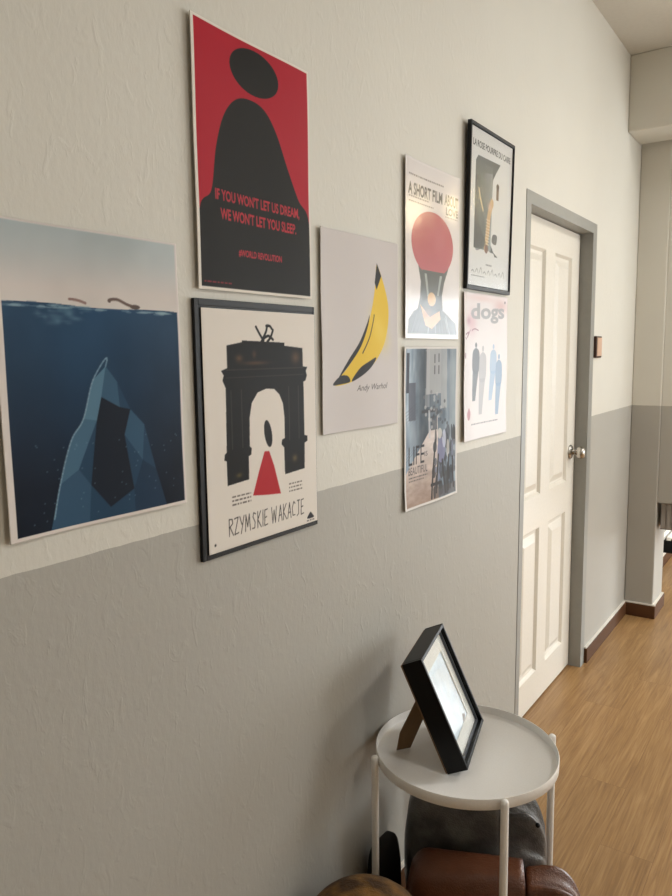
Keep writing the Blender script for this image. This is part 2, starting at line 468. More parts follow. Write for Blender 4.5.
class Canvas:
    def __init__(s, nw, nh, asp, bg, ss=3):
        s.nw, s.nh, s.ss, s.asp = nw, nh, ss, asp       # asp = height / width
        s.W, s.H = nw * ss, nh * ss
        s.A = np.empty((s.H, s.W, 3)); s.A[:] = bg
        s.U = (np.arange(s.W) + .5) / s.W
        s.V = (np.arange(s.H) + .5) / s.H
    def win(s, u0, v0, u1, v1):
        i0 = max(0, int(u0 * s.W) - 1); i1 = min(s.W, int(u1 * s.W) + 2)
        j0 = max(0, int(v0 * s.H) - 1); j1 = min(s.H, int(v1 * s.H) + 2)
        return i0, max(i0, i1), j0, max(j0, j1)
    def put(s, w, mask, col, a=1.0):
        i0, i1, j0, j1 = w
        m = (mask * a)[..., None]
        s.A[j0:j1, i0:i1] = s.A[j0:j1, i0:i1] * (1 - m) + np.asarray(col, float) * m
    def poly(s, P, col, a=1.0, mask_only=False):
        P = np.asarray(P, float)
        w = s.win(P[:, 0].min(), P[:, 1].min(), P[:, 0].max(), P[:, 1].max())
        X, Y = np.meshgrid(s.U[w[0]:w[1]], s.V[w[2]:w[3]])
        ins = np.zeros(X.shape, bool)
        for (x0, y0), (x1, y1) in zip(P, np.roll(P, -1, 0)):
            if y0 == y1: continue
            c = ((Y < y0) != (Y < y1)) & (X < (x1 - x0) * (Y - y0) / (y1 - y0) + x0)
            ins ^= c
        s.put(w, ins.astype(float), col, a)
    def smooth(s, P, n=8):
        P = np.asarray(P, float); out = []
        N = len(P)
        for i in range(N):
            p0, p1, p2, p3 = P[i - 1], P[i], P[(i + 1) % N], P[(i + 2) % N]
            for k in range(n):
                t_ = k / n
                out.append(.5 * (2 * p1 + (p2 - p0) * t_ + (2 * p0 - 5 * p1 + 4 * p2 - p3) * t_ ** 2 + (3 * p1 - p0 - 3 * p2 + p3) * t_ ** 3))
        return np.array(out)
    def blob(s, P, col, a=1.0): s.poly(s.smooth(P), col, a)
    def rect(s, u0, v0, u1, v1, col, a=1.0): s.poly([(u0, v0), (u1, v0), (u1, v1), (u0, v1)], col, a)
    def ell(s, cx, cy, rx, ry, col, a=1.0, rot=0.0, soft=0.0):
        R = max(rx, ry * s.asp, ry) * (3 if soft else 1.1)
        w = s.win(cx - R, cy - R, cx + R, cy + R)
        X, Y = np.meshgrid(s.U[w[0]:w[1]] - cx, (s.V[w[2]:w[3]] - cy))
        Y = Y * s.asp
        c, n = math.cos(rot), math.sin(rot)
        d = ((X * c + Y * n) / rx) ** 2 + ((-X * n + Y * c) / (ry * s.asp)) ** 2
        m = np.exp(-d * 1.5) if soft else (d < 1).astype(float)
        s.put(w, m, col, a)
    def stroke(s, P, wd, col, a=1.0):
        P = np.asarray(P, float)
        for (x0, y0), (x1, y1) in zip(P, P[1:]):
            w = s.win(min(x0, x1) - wd, min(y0, y1) - wd, max(x0, x1) + wd, max(y0, y1) + wd)
            X, Y = np.meshgrid(s.U[w[0]:w[1]] - x0, (s.V[w[2]:w[3]] - y0) * s.asp)
            dx, dy = x1 - x0, (y1 - y0) * s.asp
            t_ = np.clip((X * dx + Y * dy) / max(dx * dx + dy * dy, 1e-12), 0, 1)
            s.put(w, ((X - t_ * dx) ** 2 + (Y - t_ * dy) ** 2 < (wd / 2) ** 2).astype(float), col, a)
    def curve(s, P, wd, col, a=1.0):
        P = np.asarray(P, float)
        Q = s.smooth(np.vstack([P, P[-1:]]))[: (len(P) - 1) * 8 + 1]
        s.stroke(Q, wd, col, a)
    def text(s, st, u0, v0, u1, v1, col, bold=0.0, shear=0.0, tilt=0.0, a=1.0):
        V, Tt = text_tris(st, bold)
        X = u0 + V[:, 0] * (u1 - u0) + shear * V[:, 1] * (v1 - v0) * s.asp
        Y = v0 + V[:, 1] * (v1 - v0) + tilt * V[:, 0]
        w = s.win(X.min(), Y.min(), X.max(), Y.max())
        mask = np.zeros((w[3] - w[2], w[1] - w[0]))
        for tri in Tt:
            a_, b_, c_ = [(X[i], Y[i]) for i in tri]
            ww = s.win(min(a_[0], b_[0], c_[0]), min(a_[1], b_[1], c_[1]), max(a_[0], b_[0], c_[0]), max(a_[1], b_[1], c_[1]))
            gx, gy = np.meshgrid(s.U[ww[0]:ww[1]], s.V[ww[2]:ww[3]])
            e = lambda p, q: (q[0] - p[0]) * (gy - p[1]) - (q[1] - p[1]) * (gx - p[0])
            e1, e2, e3 = e(a_, b_), e(b_, c_), e(c_, a_)
            ins = ((e1 >= 0) & (e2 >= 0) & (e3 >= 0)) | ((e1 <= 0) & (e2 <= 0) & (e3 <= 0))
            sub = mask[ww[2] - w[2]:ww[3] - w[2], ww[0] - w[0]:ww[1] - w[0]]
            np.maximum(sub, ins[:sub.shape[0], :sub.shape[1]], out=sub)
        s.put(w, mask, col, a)
    def field(s, fn):
        X, Y = np.meshgrid(s.U, s.V)
        col, m = fn(X, Y)
        m = np.asarray(m, float)[..., None] if np.ndim(m) else m
        s.A = s.A * (1 - m) + col * m
    def dashes(s, u0, u1, v, h, col, seed=0, a=1.0):
        """a line of print too small to read in the photograph"""
        rnd = random.Random(seed); u = u0
        while u < u1:
            l = rnd.uniform(.012, .035)
            s.rect(u, v, min(u + l, u1), v + h, col, a)
            u += l + .008
    def verts(s):
        """one colour per grid vertex, averaged down"""
        B = s.A.reshape(s.nh, s.ss, s.nw, s.ss, 3).mean((1, 3))
        return B

def lerp(a, b, t_): return np.asarray(a, float) + (np.asarray(b, float) - np.asarray(a, float)) * np.asarray(t_)[..., None]

def vnoise(X, Y, fx, fy, seed):
    rnd = np.random.RandomState(seed)
    G = rnd.rand(int(fy) + 3, int(fx) + 3)
    x = X * fx; y = Y * fy
    i = x.astype(int); j = y.astype(int)
    a = x - i; b = y - j
    a = a * a * (3 - 2 * a); b = b * b * (3 - 2 * b)
    return (G[j, i] * (1 - a) + G[j, i + 1] * a) * (1 - b) + (G[j + 1, i] * (1 - a) + G[j + 1, i + 1] * a) * b

def fbm(X, Y, fx, fy, seed):
    return (vnoise(X, Y, fx, fy, seed) + .5 * vnoise(X, Y, fx * 2.1, fy * 2.1, seed + 1) + .25 * vnoise(X, Y, fx * 4.3, fy * 4.3, seed + 2)) / 1.75

def print_mat(name, rough, coat, crumple, spec=.5):
    m = D.materials.new(name)
    nt, b = nodes_of(m)
    N = nt.nodes.new; L = nt.links.new
    at = N('ShaderNodeAttribute'); at.attribute_name = 'ink'
    L(at.outputs['Color'], b.inputs['Base Color'])
    b.inputs['Roughness'].default_value = rough
    b.inputs['Specular IOR Level'].default_value = spec
    b.inputs['Coat Weight'].default_value = coat
    b.inputs['Coat Roughness'].default_value = 0.12
    tc = N('ShaderNodeTexCoord'); nz = N('ShaderNodeTexNoise')
    nz.inputs['Scale'].default_value = 14; nz.inputs['Detail'].default_value = 2
    L(tc.outputs['Object'], nz.inputs['Vector'])
    bp = N('ShaderNodeBump'); bp.inputs['Strength'].default_value = crumple; bp.inputs['Distance'].default_value = 0.006
    L(nz.outputs['Fac'], bp.inputs['Height'])
    L(bp.outputs['Normal'], b.inputs['Normal']); L(bp.outputs['Normal'], b.inputs['Coat Normal'])
    return m
M_print = print_mat('printed_satin_paper', 0.5, 0.0, 0.06, .10)
M_gloss2 = print_mat('printed_semigloss_paper', 0.4, 0.05, 0.08, .22)
M_gloss3 = print_mat('printed_high_gloss_paper', 0.4, 0.36, 0.09, .2)
M_gloss = print_mat('printed_glossy_paper', 0.3, 0.22, 0.10, .3)

def sheet(name, cv, w, h, m, parent, wave, org=(0, 0, 0), back=0.0009):
    """printed paper: a fine grid whose vertices carry the ink; wave(U,V) lifts it off the wall; edges and back closed"""
    nw, nh = cv.nw, cv.nh
    C_ = cv.verts()
    U, V = np.meshgrid(np.linspace(0, 1, nw), np.linspace(0, 1, nh))
    X = wave(U, V)
    co_ = np.stack([X + org[0], U * w + org[1], V * h + org[2]], -1).reshape(-1, 3)
    idx = np.arange(nw * nh).reshape(nh, nw)
    q = np.stack([idx[:-1, :-1], idx[:-1, 1:], idx[1:, 1:], idx[1:, :-1]], -1).reshape(-1, 4)
    ring = np.concatenate([idx[0, :-1], idx[:-1, -1], idx[-1, :0:-1], idx[:0:-1, 0]])
    n0 = len(co_)
    co2 = np.vstack([co_, co_ - np.array([back, 0, 0])])     # the back follows the same curl
    m_ = len(ring)
    side = np.stack([np.roll(ring, -1), ring, ring + n0, np.roll(ring, -1) + n0], -1)
    bq = q[:, ::-1] + n0
    loops = np.concatenate([q.ravel(), side.ravel(), bq.ravel()])
    counts = np.full(len(q) * 2 + m_, 4)
    starts = np.concatenate([[0], np.cumsum(counts)[:-1]])
    me = D.meshes.new(name)
    me.vertices.add(len(co2)); me.vertices.foreach_set('co', co2.ravel().astype(np.float32))
    me.loops.add(len(loops)); me.loops.foreach_set('vertex_index', loops.astype(np.int32))
    me.polygons.add(len(counts)); me.polygons.foreach_set('loop_start', starts.astype(np.int32))
    me.polygons.foreach_set('loop_total', counts.astype(np.int32))
    sm = np.zeros(len(counts), bool); sm[:len(q)] = True
    me.update(calc_edges=True)
    me.polygons.foreach_set('use_smooth', sm)
    ink = np.ones((len(co2), 4)); ink[:, :3] = lin((222, 216, 210))
    ink[:n0, :3] = lin(C_.reshape(-1, 3))
    ca = me.color_attributes.new('ink', 'FLOAT_COLOR', 'POINT')
    ca.data.foreach_set('color', ink.ravel().astype(np.float32))
    me.materials.append(m)
    me.validate()
    o = D.objects.new(name, me)
    return link(o, parent)

def on_wall(y, z, off):
    """the same sight line, met a little off the wall"""
    k = 1 - off / CX
    return y * k, CZ + (z - CZ) * k

def waver(base, amp, seed, left=0.0, bottom=0.0, right=0.0):
    rnd = random.Random(seed)
    ph = [rnd.uniform(0, 6.28) for _ in range(6)]
    def f(U, V):
        x = base + amp * (.5 * np.sin(2.2 * U * PI + ph[0] + 1.3 * V) + .3 * np.sin(3.1 * V * PI + ph[1] + U) + .2 * np.sin(5 * (U - .4 * V) + ph[2]))
        x = x + left * np.clip(1 - U / .35, 0, 1) ** 2 + bottom * np.clip(1 - V / .3, 0, 1) ** 2 + right * np.clip((U - .7) / .3, 0, 1) ** 2
        return np.maximum(x, 0.0022)
    return f

GROUP = None
def poster(label, rect, cv, m, wave, off):
    y0, y1, z0, z1 = rect
    a, b = on_wall(y0, z0, off); c, d = on_wall(y1, z1, off)
    t_ = thing('poster', label, 'poster', (0, a, b))
    sheet('printed_sheet', cv, c - a, d - b, m, t_, wave)
    # adhesive putty holding it to the wall
    return t_, (c - a, d - b)

NW, NH = 250, 350
# ---- red and black poster
WH = (226, 220, 210)
cv = Canvas(NW, 400, .453 / .333, WH)
RED, BLK = (172, 32, 48), (34, 33, 31)
cv.rect(.024, .013, .985, .990, RED)
cv.ell(.55, .45, .5, .4, (190, 44, 58), .35, soft=1)
cv.blob([(.026, .0), (.026, .30), (.12, .38), (.17, .55), (.24, .68), (.34, .755), (.46, .775), (.58, .755), (.68, .68), (.78, .55), (.88, .43), (.984, .34), (.984, .0)], BLK)
cv.rect(.024, .013, .985, .30, BLK)
cv.ell(.50, .885, .205, .088, BLK)
cv.rect(0, 0, 1, .013, WH); cv.rect(0, 0, .024, 1, WH); cv.rect(.985, 0, 1, 1, WH); cv.rect(0, .990, 1, 1, WH)
TR = (182, 50, 62)
cv.text("IF YOU WON'T LET US DREAM,", .15, .343, .885, .394, TR, .03)
cv.text("WE WON'T LET YOU SLEEP.", .185, .278, .850, .324, TR, .03)
cv.text("#WORLD REVOLUTION", .325, .143, .705, .174, TR, .035)
cv.dashes(.045, .26, .030, .006, (130, 44, 52), 1)
poster('red and black poster with large red slogan, topmost of the wall', (.936, 1.268, 1.613, 2.066), cv, M_print, waver(.0065, .0018, 1, left=.001), .0065)

# ---- sea poster
cv = Canvas(NW, NH, .44 / .326, (216, 208, 204))
def sea(X, Y):
    h = .748 + .004 * np.sin(X * 9) - .012 * np.clip(X - .35, 0, 1)
    sky = lerp((206, 204, 200), (176, 187, 190), np.clip((Y - .75) / .25, 0, 1))
    sky = sky + (fbm(X, Y, 3, 4, 5)[..., None] - .5) * 26 + np.clip(1 - abs(Y - .8) / .12, 0, 1)[..., None] * np.array([10, 2, 0])
    t_ = np.clip((h - Y) / h, 0, 1)
    wat = lerp((38, 66, 92), (15, 25, 40), np.clip(t_ * 1.25, 0, 1))
    wat = wat + (fbm(X, Y, 5, 5, 9)[..., None] - .5) * np.array([10, 14, 18]) + np.exp(-((X - .5) ** 2 + (Y - .5) ** 2) * 8)[..., None] * np.array([4, 12, 18])
    c = np.where((Y > h)[..., None], sky, wat)
    return c, ((X > .036) & (X < .985) & (Y > .014) & (Y < .992)).astype(float)
cv.field(sea)
# foam line and a bit of driftwood
rnd = random.Random(4)
for k in range(40):
    u = rnd.uniform(.06, .97); v = .742 - .012 * max(0, u - .35) + rnd.uniform(-.006, .003)
    cv.ell(u, v, rnd.uniform(.015, .05), rnd.uniform(.002, .005), (150, 176, 186), .35)
for k in range(26):
    u = rnd.gauss(.33, .06); v = .735 - abs(rnd.gauss(0, .035))
    cv.ell(u, v, rnd.uniform(.01, .035), rnd.uniform(.004, .012), (126, 160, 176), .22, soft=1)
cv.curve([(.36, .767), (.40, .765), (.44, .757)], .012, (142, 116, 110))
cv.curve([(.57, .768), (.61, .776), (.67, .760), (.72, .752)], .014, (108, 92, 86))
cv.ell(.715, .753, .030, .008, (96, 84, 78))
# underwater rock ridge in flat facets
for P_, c_, a_ in (([(.20, .014), (.26, .16), (.33, .30), (.40, .37), (.46, .50), (.53, .545), (.59, .49), (.66, .39), (.74, .33), (.80, .16), (.86, .014)], (40, 70, 96), .9),
                   ([(.53, .545), (.46, .50), (.40, .37), (.47, .36), (.50, .44)], (100, 138, 160), .8), ([(.53, .545), (.59, .49), (.60, .40), (.50, .44)], (62, 96, 122), .85),
                   ([(.40, .37), (.33, .30), (.26, .16), (.36, .20), (.47, .36)], (82, 118, 142), .75), ([(.66, .39), (.74, .33), (.72, .20), (.62, .30)], (58, 92, 118), .8),
                   ([(.47, .36), (.50, .44), (.60, .40), (.66, .39), (.62, .30), (.66, .10), (.52, .05), (.42, .14)], (23, 30, 42), .95),
                   ([(.26, .16), (.20, .014), (.40, .014), (.42, .14), (.36, .20)], (58, 90, 116), .7), ([(.72, .20), (.80, .16), (.86, .014), (.66, .014), (.66, .10)], (30, 52, 76), .9)):
    cv.poly(P_, c_, a_)
cv.curve([(.53, .545), (.46, .50), (.40, .37), (.33, .30), (.26, .16), (.22, .05)], .008, (136, 166, 184), .7)
for k in range(50):
    cv.ell(rnd.uniform(.1, .95), rnd.uniform(.04, .3), .004, .0025, (110, 140, 158), .5)
cv.rect(0, 0, .036, 1, (220, 212, 206)); cv.rect(.985, 0, 1, 1, (216, 208, 204)); cv.rect(0, 0, 1, .014, (220, 212, 206))
poster('blue underwater sea poster under a pale sky, leftmost on the wall', (.5545, .888, 1.2425, 1.683), cv, M_print, waver(.005, .002, 7, left=.003), .0055)

# ---- white poster with the yellow crescent
PW = (206, 200, 198)
cv = Canvas(NW, NH, .447 / .331, PW)
YE, YB_, BK = (228, 192, 54), (236, 206, 84), (34, 32, 30)
cres = [(.70, .865), (.80, .77), (.865, .66), (.86, .55), (.79, .44), (.66, .35), (.48, .28), (.30, .245), (.14, .245),
        (.29, .315), (.44, .41), (.555, .52), (.635, .64), (.68, .76)]
cv.blob(cres, YE)
cv.ell(.74, .52, .10, .12, YB_, .7, rot=.6, soft=1)
cv.poly([(.70, .875), (.765, .81), (.70, .735), (.672, .77)], BK)
cv.blob([(.13, .244), (.24, .245), (.34, .255), (.31, .285), (.22, .285)], BK)
cv.blob([(.20, .275), (.34, .345), (.48, .435), (.575, .54), (.60, .60), (.56, .55), (.46, .455), (.33, .37)], BK)
cv.blob([(.36, .256), (.50, .285), (.62, .33), (.68, .375), (.58, .355), (.46, .32)], BK)
cv.curve([(.66, .60), (.60, .49), (.50, .40)], .010, BK)
cv.text('Andy Warhol', .42, .192, .82, .234, (52, 48, 48), -.008, shear=.35, tilt=.004)
poster('plain white poster with a yellow and black crescent', (1.304, 1.634, 1.320, 1.768), cv, M_print, waver(.0065, .0026, 12, left=.001, right=.003), .0065)

# ---- white poster with the red rounded shape
cv = Canvas(NW, NH, .456 / .318, (214, 208, 206))
DK = (62, 66, 62)
cv.dashes(.06, .68, .905, .009, (120, 112, 108), 3); 
cv.text('A SHORT FILM', .05, .800, .66, .868, (62, 58, 58), .03, tilt=.002)
cv.text('ABOUT', .70, .805, .97, .872, (74, 70, 70), .03)
cv.text('LOVE', .73, .750, .97, .796, (84, 78, 78), .03)
cv.dashes(.06, .42, .788, .007, (120, 112, 108), 5); cv.dashes(.06, .50, .762, .007, (120, 112, 108), 6)
cv.dashes(.72, .97, .735, .006, (120, 112, 108), 7)
# dark tapering stand
cv.poly([(.04, .03), (.06, .11), (.14, .155), (.22, .175), (.26, .24), (.27, .33), (.22, .43), (.40, .62), (.70, .62), (.80, .45), (.70, .34), (.66, .26), (.68, .175), (.80, .14), (.94, .10), (.97, .03)], DK)
for k in range(14):
    u = rnd.uniform(.08, .92)
    cv.stroke([(u, .035), (u + (.5 - u) * .25, .13 + rnd.uniform(-.02, .02))], .012, random.choice([(92, 98, 96), (40, 42, 42), (130, 136, 134)]), .7)
cv.ell(.49, .555, .385, .185, (172, 68, 80))
cv.ell(.62, .58, .16, .12, (190, 104, 112), .5, soft=1)
cv.poly([(.30, .40), (.70, .40), (.62, .24), (.38, .24)], DK)
cv.poly([(.34, .38), (.38, .38), (.42, .25), (.39, .25)], (150, 156, 152)); cv.poly([(.62, .38), (.66, .38), (.60, .26), (.57, .26)], (150, 156, 152))
cv.ell(.47, .235, .075, .040, (206, 164, 104)); cv.poly([(.26, .20), (.44, .13), (.62, .17), (.64, .12), (.48, .06), (.36, .08)], (204, 152, 100))
cv.ell(.40, .15, .10, .04, (150, 96, 66), .5, soft=1)
for (u0_, v0_, u1_, v1_) in ((0, 0, 1, .022), (0, 0, .02, 1), (.985, 0, 1, 1), (0, .985, 1, 1)): cv.rect(u0_, v0_, u1_, v1_, (220, 214, 212))
poster('curling glossy white poster with a red oval on a dark tapering stand', (1.676, 1.998, 1.536, 1.992), cv, M_gloss3, waver(.0065, .0012, 21, left=.001), .0065)

# ---- grey street poster
cv = Canvas(NW, NH, .437 / .325, (216, 212, 208))
def street(X, Y):
    n = fbm(X, Y, 14, 7, 31)
    base = lerp((96, 106, 116), (150, 158, 164), n)
    col = vnoise(X, Y * 0 + .2, 13, 1, 8)
    base = base * (.62 + .65 * col[..., None])
    # receding pale paving
    mid = .60 - .02 * Y
    wdt = np.clip((.56 - Y) * 1.7, 0, 1)
    pav = ((X < mid) & (X > mid - wdt) & (Y < .56)).astype(float)
    pc = lerp((184, 176, 172), (150, 134, 124), np.clip((.35 - Y) / .35, 0, 1)) + (fbm(X, Y, 9, 30, 3)[..., None] - .5) * 34
    base = base * (1 - pav[..., None]) + pc * pav[..., None]
    return np.clip((base - 122) * 1.5 + 116, 18, 230), 1.0
cv.field(street)
cv.rect(.38, .70, .66, .985, (172, 172, 172), .85); cv.rect(.66, .60, .78, .985, (188, 186, 184), .6)
cv.rect(.84, .30, .96, .985, (150, 160, 164), .6); cv.rect(.36, .62, .44, .98, (180, 180, 182), .5)
cv.rect(.04, .72, .09, .96, (40, 42, 52), .8); cv.rect(.08, .55, .20, .78, (70, 72, 84), .7); cv.rect(.33, .74, .38, .97, (66, 72, 78), .7)
for u, v in ((.52, .86), (.60, .86), (.52, .93), (.60, .935)): cv.rect(u, v - .035, u + .022, v + .02, (70, 70, 74), .8)
cv.rect(.30, .585, .60, .605, (50, 50, 54), .8); cv.rect(.46, .47, .58, .56, (62, 68, 76), .8); cv.rect(.42, .42, .45, .60, (196, 196, 198), .8)
for k in range(40):
    u = rnd.gauss(.58, .10); v = rnd.gauss(.60, .06); cv.ell(u, v, .02, .012, rnd.choice([(52, 54, 58), (190, 188, 186), (110, 112, 114)]), .6)
for k in range(16): cv.stroke([(.03, .30 + .02 * k), (.22, .38 + .018 * k)], .006, (70, 72, 82), .45)
# crowd of plain dark and pale shapes at the right
for k in range(60):
    u = rnd.uniform(.52, .95); v = rnd.uniform(.06, .44)
    cv.ell(u, v, rnd.uniform(.015, .045), rnd.uniform(.02, .06), rnd.choice([(40, 42, 46), (66, 70, 78), (120, 124, 146), (34, 32, 32), (54, 52, 50)]), .75)
cv.ell(.66, .33, .08, .085, (124, 124, 156), .9); cv.ell(.63, .44, .045, .035, (196, 192, 186), .9); cv.ell(.72, .40, .04, .06, (192, 196, 214), .8)
cv.ell(.80, .33, .03, .06, (206, 200, 190), .7)
cv.rect(.92, .15, .955, .38, (150, 160, 172), .5)
for (p, q) in (((.54, .40), (.47, .03)), ((.60, .30), (.56, .06)), ((.47, .115), (.66, .115)), ((.68, .26), (.74, .04)), ((.90, .26), (.92, .06)), ((.82, .28), (.80, .05))):
    cv.stroke([p, q], .028, (40, 34, 32))
cv.rect(.50, .02, .97, .09, (70, 58, 52), .5)
LT_ = (46, 44, 48)
cv.text('LIFE', .075, .275, .345, .39, LT_, .0)
cv.text('IS', .35, .315, .40, .345, LT_, .0)
cv.text('BEAUTIFUL', .075, .215, .40, .262, (70, 68, 72), .0)
cv.dashes(.08, .40, .192, .008, (92, 90, 92), 8); cv.dashes(.08, .34, .172, .008, (110, 104, 104), 9)
for (u0_, v0_, u1_, v1_) in ((0, 0, 1, .016), (0, 0, .028, 1), (.968, 0, 1, 1), (0, .985, 1, 1)): cv.rect(u0_, v0_, u1_, v1_, (218, 214, 210))
poster('grey street-scene poster with curling lower edge, across the grey paint line', (1.674, 1.998, 1.078, 1.515), cv, M_print, waver(.006, .0026, 33, left=.001, bottom=.004), .0065)

# ---- white poster with grey lettering and figures
cv = Canvas(NW, NH, .451 / .342, (214, 206, 204))
cv.ell(.18, .80, .12, .10, (196, 150, 158), .7, soft=1); cv.ell(.85, .93, .22, .06, (196, 154, 150), .7, soft=1); cv.ell(.4, .97, .4, .03, (206, 172, 168), .6, soft=1)
cv.ell(.11, .81, .05, .03, (150, 92, 112), .5, soft=1)
cv.text('dogs', .16, .790, .93, .930, (128, 128, 130), .03, tilt=.02, a=.8)
for P_ in ([(.04, .72), (.10, .735), (.07, .70), (.14, .75)], [(.18, .745), (.24, .76), (.32, .75)], [(.03, .70), (.05, .69)]): cv.curve(P_, .010, (124, 62, 80))
cv.ell(.03, .58, .012, .02, (110, 50, 62))
def fig(u, v0, v1, lean, col, a):
    h = v1 - v0
    cv.ell(u, v1 - .05 * h, .022, .045 * h, col, a)
    cv.blob([(u - .03, v1 - .11 * h), (u + .03, v1 - .11 * h), (u + .075, v1 - .2 * h), (u + .065, v1 - .5 * h), (u - .065, v1 - .5 * h), (u - .075, v1 - .2 * h)], col, a)
    cv.poly([(u - .066, v1 - .48 * h), (u + .066, v1 - .48 * h), (u + .035 + lean, v0), (u - .035 + lean, v0)], col, a)
fig(.27, .27, .67, -.03, (52, 54, 58), .95)
fig(.42, .17, .65, -.03, (150, 148, 150), .75)
fig(.66, .26, .66, -.05, (132, 160, 190), .8)
fig(.80, .15, .59, -.03, (104, 134, 166), .85)
cv.blob([(.10, .21), (.13, .225), (.16, .19), (.14, .15), (.10, .145), (.08, .18)], (176, 112, 120))
cv.dashes(.18, .80, .105, .009, (120, 116, 118), 11)
cv.ell(.94, .96, .014, .010, (70, 60, 62))
poster('glossy white poster with a faint row of dark and blue upright shapes', (2.038, 2.383, 1.226, 1.678), cv, M_gloss2, waver(.0065, .003, 41, left=.003, right=.004), .0070)

# ------------------------------------------------------------------ framed posters
def framed(label, rect, depth, rails_, paper, cv, m, wave, glaz, lean=0.0):
    y0, y1, z0, z1 = rect
    left, right, bottom, top = rails_
    a, b = on_wall(y0, z0, depth * .6); c, d = on_wall(y1, z1, depth * .6)
    w, h = c - a, d - b
    t_ = thing('framed_poster', label, 'framed poster', (0, a, b))
    t_.rotation_euler = (0, lean, 0)
    bm = bmesh.new()
    box(bm, .001, depth, 0, left, 0, h); box(bm, .001, depth, w - right, w, 0, h)
    box(bm, .001, depth, left, w - right, 0, bottom); box(bm, .001, depth, left, w - right, h - top, h)
    bevel(obj('frame', bm, M_blackf, t_), 0.001)
    fl = .004 if glaz else depth - .001
    bm = bmesh.new(); box(bm, .001, fl, left, w - right, bottom, h - top)
    obj('backing_board', bm, M_blackf, t_)
    pu0, pu1, pv0, pv1 = paper
    sheet('printed_sheet', cv, (pu1 - pu0) * w, (pv1 - pv0) * h, m, t_, wave, (fl + .0002, pu0 * w, pv0 * h), .0004)
    if glaz:
        bm = bmesh.new(); box(bm, depth - .0035, depth - .0022, left, w - right, bottom, h - top)
        obj('glazing', bm, glaz, t_)
    return t_

cv = Canvas(NW, NH, .443 / .333, (226, 219, 210))
def fr(u, v): return ((u - .053) / .935, (v - .022) / .943)
AB = (26, 25, 23)
def P2(*pts): return [fr(*p) for p in pts]
n_ = fr
# dark arch of stacked blocks
cv.poly(P2((.227, .825), (.345, .838), (.345, .845), (.70, .838), (.70, .825), (.866, .815), (.868, .735), (.91, .732), (.895, .715), (.905, .695), (.89, .672), (.870, .668),
           (.872, .43), (.90, .425), (.90, .402), (.872, .395), (.868, .280), (.681, .272), (.678, .39), (.655, .405), (.66, .425), (.685, .43),
           (.686, .52), (.675, .58), (.645, .62), (.60, .645), (.53, .648), (.46, .635), (.41, .595), (.389, .535),
           (.385, .42), (.40, .41), (.395, .385), (.375, .38), (.372, .285), (.204, .277), (.202, .375), (.185, .38), (.19, .402), (.205, .41), (.212, .66), (.19, .69), (.20, .71), (.182, .728), (.228, .738)), AB)
for (u, v, ru, rv, c_) in ((.32, .775, .035, .018, (104, 76, 48)), (.45, .755, .13, .010, (92, 66, 42)), (.80, .775, .05, .035, (98, 72, 48)), (.44, .79, .02, .02, (84, 60, 40)), (.295, .31, .03, .012, (96, 84, 42)), (.775, .335, .03, .02, (104, 88, 50))):
    cv.ell(*n_(u, v), ru, rv, c_, .8, soft=1)
for u in (.25, .33, .73, .82): cv.stroke(P2((u, .42), (u, .65)), .008, (60, 56, 50), .8)
for v in (.70, .73): cv.stroke(P2((.22, v), (.87, v)), .006, (70, 64, 56), .6)
# ornament on top
for P_ in ([(.46, .90), (.49, .87), (.52, .845)], [(.50, .84), (.54, .88), (.55, .90)], [(.60, .89), (.58, .86), (.55, .84)], [(.52, .85), (.56, .865), (.60, .85)], [(.545, .905), (.575, .905), (.59, .895)]):
    cv.curve(P2(*P_), .016, (30, 30, 28))
# plain red cone with a dark shape above it
cv.poly(P2((.505, .388), (.545, .386), (.585, .32), (.64, .193), (.52, .202), (.40, .214), (.455, .31)), (178, 36, 44))
cv.ell(*n_(.54, .46), .034, .062, (34, 32, 32), rot=.2)
for k in range(3):
    cv.dashes(*[fr(.235, 0)[0], fr(.385, 0)[0]], fr(0, .225 - .016 * k)[1], .006, (96, 88, 82), 20 + k)
    cv.dashes(*[fr(.715, 0)[0], fr(.84, 0)[0]], fr(0, .222 - .016 * k)[1], .006, (96, 88, 82), 30 + k)
# thin hand-drawn capitals
GL = {'R': [[(0, 0), (.05, 1)], [(.05, 1), (.6, .95), (.65, .7), (.1, .5)], [(.2, .5), (.75, 0)]],
      'Z': [[(0, .95), (.7, 1), (0, 0), (.75, .06)]], 'Y': [[(0, 1), (.35, .5)], [(.8, 1), (.2, -.05)]],
      'M': [[(0, 0), (.15, 1), (.45, .25), (.8, 1), (.95, 0)]], 'S': [[(.7, .9), (.3, 1), (.15, .75), (.55, .4), (.45, .05), (0, .05)]],
      'K': [[(.05, 0), (.1, 1)], [(.7, 1), (.1, .5), (.75, 0)]], 'I': [[(.1, 0), (.15, 1)]], 'E': [[(.65, 1), (.1, .97), (.05, 0), (.65, .05)], [(.07, .5), (.5, .53)]],
      'W': [[(0, 1), (.2, 0), (.5, .8), (.75, 0), (1, 1)]], 'A': [[(0, 0), (.45, 1), (.75, 0)], [(.18, .35), (.62, .38)]],
      'C': [[(.7, .85), (.4, 1), (.05, .6), (.15, .1), (.65, .1)]], 'J': [[(.5, 1), (.45, .1), (.1, 0)], [(.2, 1), (.75, 1)]]}
WD = {'I': .35, 'M': 1.15, 'W': 1.2, ' ': .45}
tw = sum(WD.get(c, .85) for c in 'RZYMSKIE WAKACJE')
u = .205
for c in 'RZYMSKIE WAKACJE':
    s_ = .66 / tw
    for st_ in GL.get(c, []):
        cv.stroke([fr(u + x * s_ * .85, .074 + y * .068) for x, y in st_], .0065, (58, 54, 52))
    u += WD.get(c, .85) * s_
